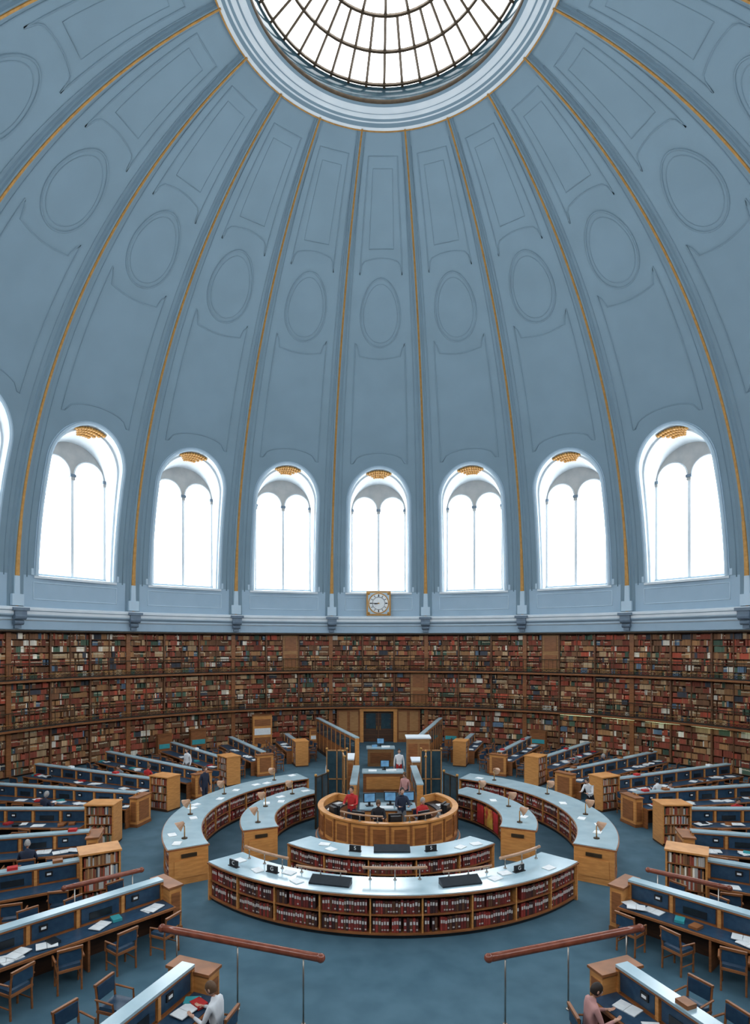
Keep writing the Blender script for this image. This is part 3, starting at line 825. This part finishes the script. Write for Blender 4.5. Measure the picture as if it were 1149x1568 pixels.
    for a in range(nv2+1):
        for i in range(nu):
            u=2*pi*i/nu; front=max(0,sin(u)); t=(pi*(0.66 if not longhair else 0.80)-front*pi*0.36)*a/nv2
            k=1.10; vs.append(M@Vector((0.074*k*sin(t)*cos(u)*(1.0),0.096*k*sin(t)*sin(u)+0.012,0.120*k*cos(t)+0.108)))
    for a in range(nv2):
        for i in range(nu): fs.append((a*nu+i,a*nu+(i+1)%nu,(a+1)*nu+(i+1)%nu,(a+1)*nu+i))
    mb.add(vs,fs,hair)
    o=mb.obj(name,True,loc=loc,rz=rz); o.scale=(scale,)*3
    return o
def chair_at(x,y,z,rz): put('reading_chair',chair_me,(x,y,z),rz)
person('standing_man',(-1.25,-0.75,0.45),pi*0.9,'stand','cloth_red','cloth_navy',hair='hair_dark',reach=0.4)
person('seated_woman',(-0.35,-1.05,0.45),pi,'sit','cloth_black','cloth_black',hair='hair_brown',longhair=True); chair_at(-0.35,-0.99,0.45,pi)
person('seated_man',(1.15,-0.75,0.45),pi*1.15,'sit','cloth_red','cloth_grey',hair='hair_grey'); chair_at(1.15,-0.70,0.45,pi*1.15)
person('standing_man',(0.45,-0.95,0.45),pi*1.05,'stand','cloth_navy','cloth_grey',hair='hair_dark',reach=0.3)
person('standing_woman',(-2.5,7.4,0),pi*1.1,'stand','cloth_white','cloth_navy',hair='hair_brown',longhair=True,scale=0.97)
person('standing_man',(0.85,9.0,0),pi,'stand','cloth_white','cloth_red',hair='hair_dark')
person('standing_man',tuple(P(13.6,-133,0)),2.6,'stand','cloth_white','cloth_grey',hair='hair_dark')
person('standing_woman',tuple(P(8.75,109,0)),pi*0.7,'stand','cloth_white','cloth_black',hair='hair_dark',bend=0.35,reach=0.5)
person('standing_man',tuple(P(9.1,-121,0)),pi*1.3,'stand','cloth_navy','cloth_navy',hair='hair_brown')
person('standing_woman',(0.85,3.9,0),pi*0.8,'stand','cloth_pink','cloth_navy',hair='hair_brown',longhair=True,scale=0.96)
want={(-59.5,2,1):'cloth_grey',(75,3,-1):'cloth_blue',(103,2,1):'cloth_white',(-103,3,1):'cloth_navy',(115,1,-1):'cloth_white',(-127,2,1):'cloth_red',(-90,4,-1):'cloth_pink',(127,4,1):'cloth_navy',(42.5,3,-1):'cloth_white',(-21,0,1):'cloth_white',(21,0,-1):'cloth_pink',(-139,1,-1):'cloth_white',(139,2,-1):'cloth_grey',(-115,3,-1):'cloth_grey',(-75,1,1):'cloth_navy',(90,2,1):'cloth_red'}
for p,zr,al,i,s in seats:
    c=want.get((al,i,s))
    if c: person('seated_reader',(p.x,p.y,0),zr,'sit',c,'cloth_navy',hair=random.choice(['hair_dark','hair_brown','hair_grey']),bend=0.12,longhair=random.random()<.4)

# ------------------------------------------------------------------ world + camera
w=bpy.data.worlds.new('World'); S.world=w; w.use_nodes=True
w.node_tree.nodes['Background'].inputs[0].default_value=(0.75,0.87,1,1); w.node_tree.nodes['Background'].inputs[1].default_value=1.0
cam=bpy.data.cameras.new('camera'); co=bpy.data.objects.new('camera',cam); COL.objects.link(co)
co.location=(-0.65,-21.25,H); co.rotation_euler=(pi/2,0,0)
cam.sensor_fit='VERTICAL'; cam.sensor_height=36; cam.lens=1115.7/1911*36
cam.shift_y=245/1911; cam.shift_x=10.4/1911; cam.clip_start=0.05; cam.clip_end=200
S.camera=co
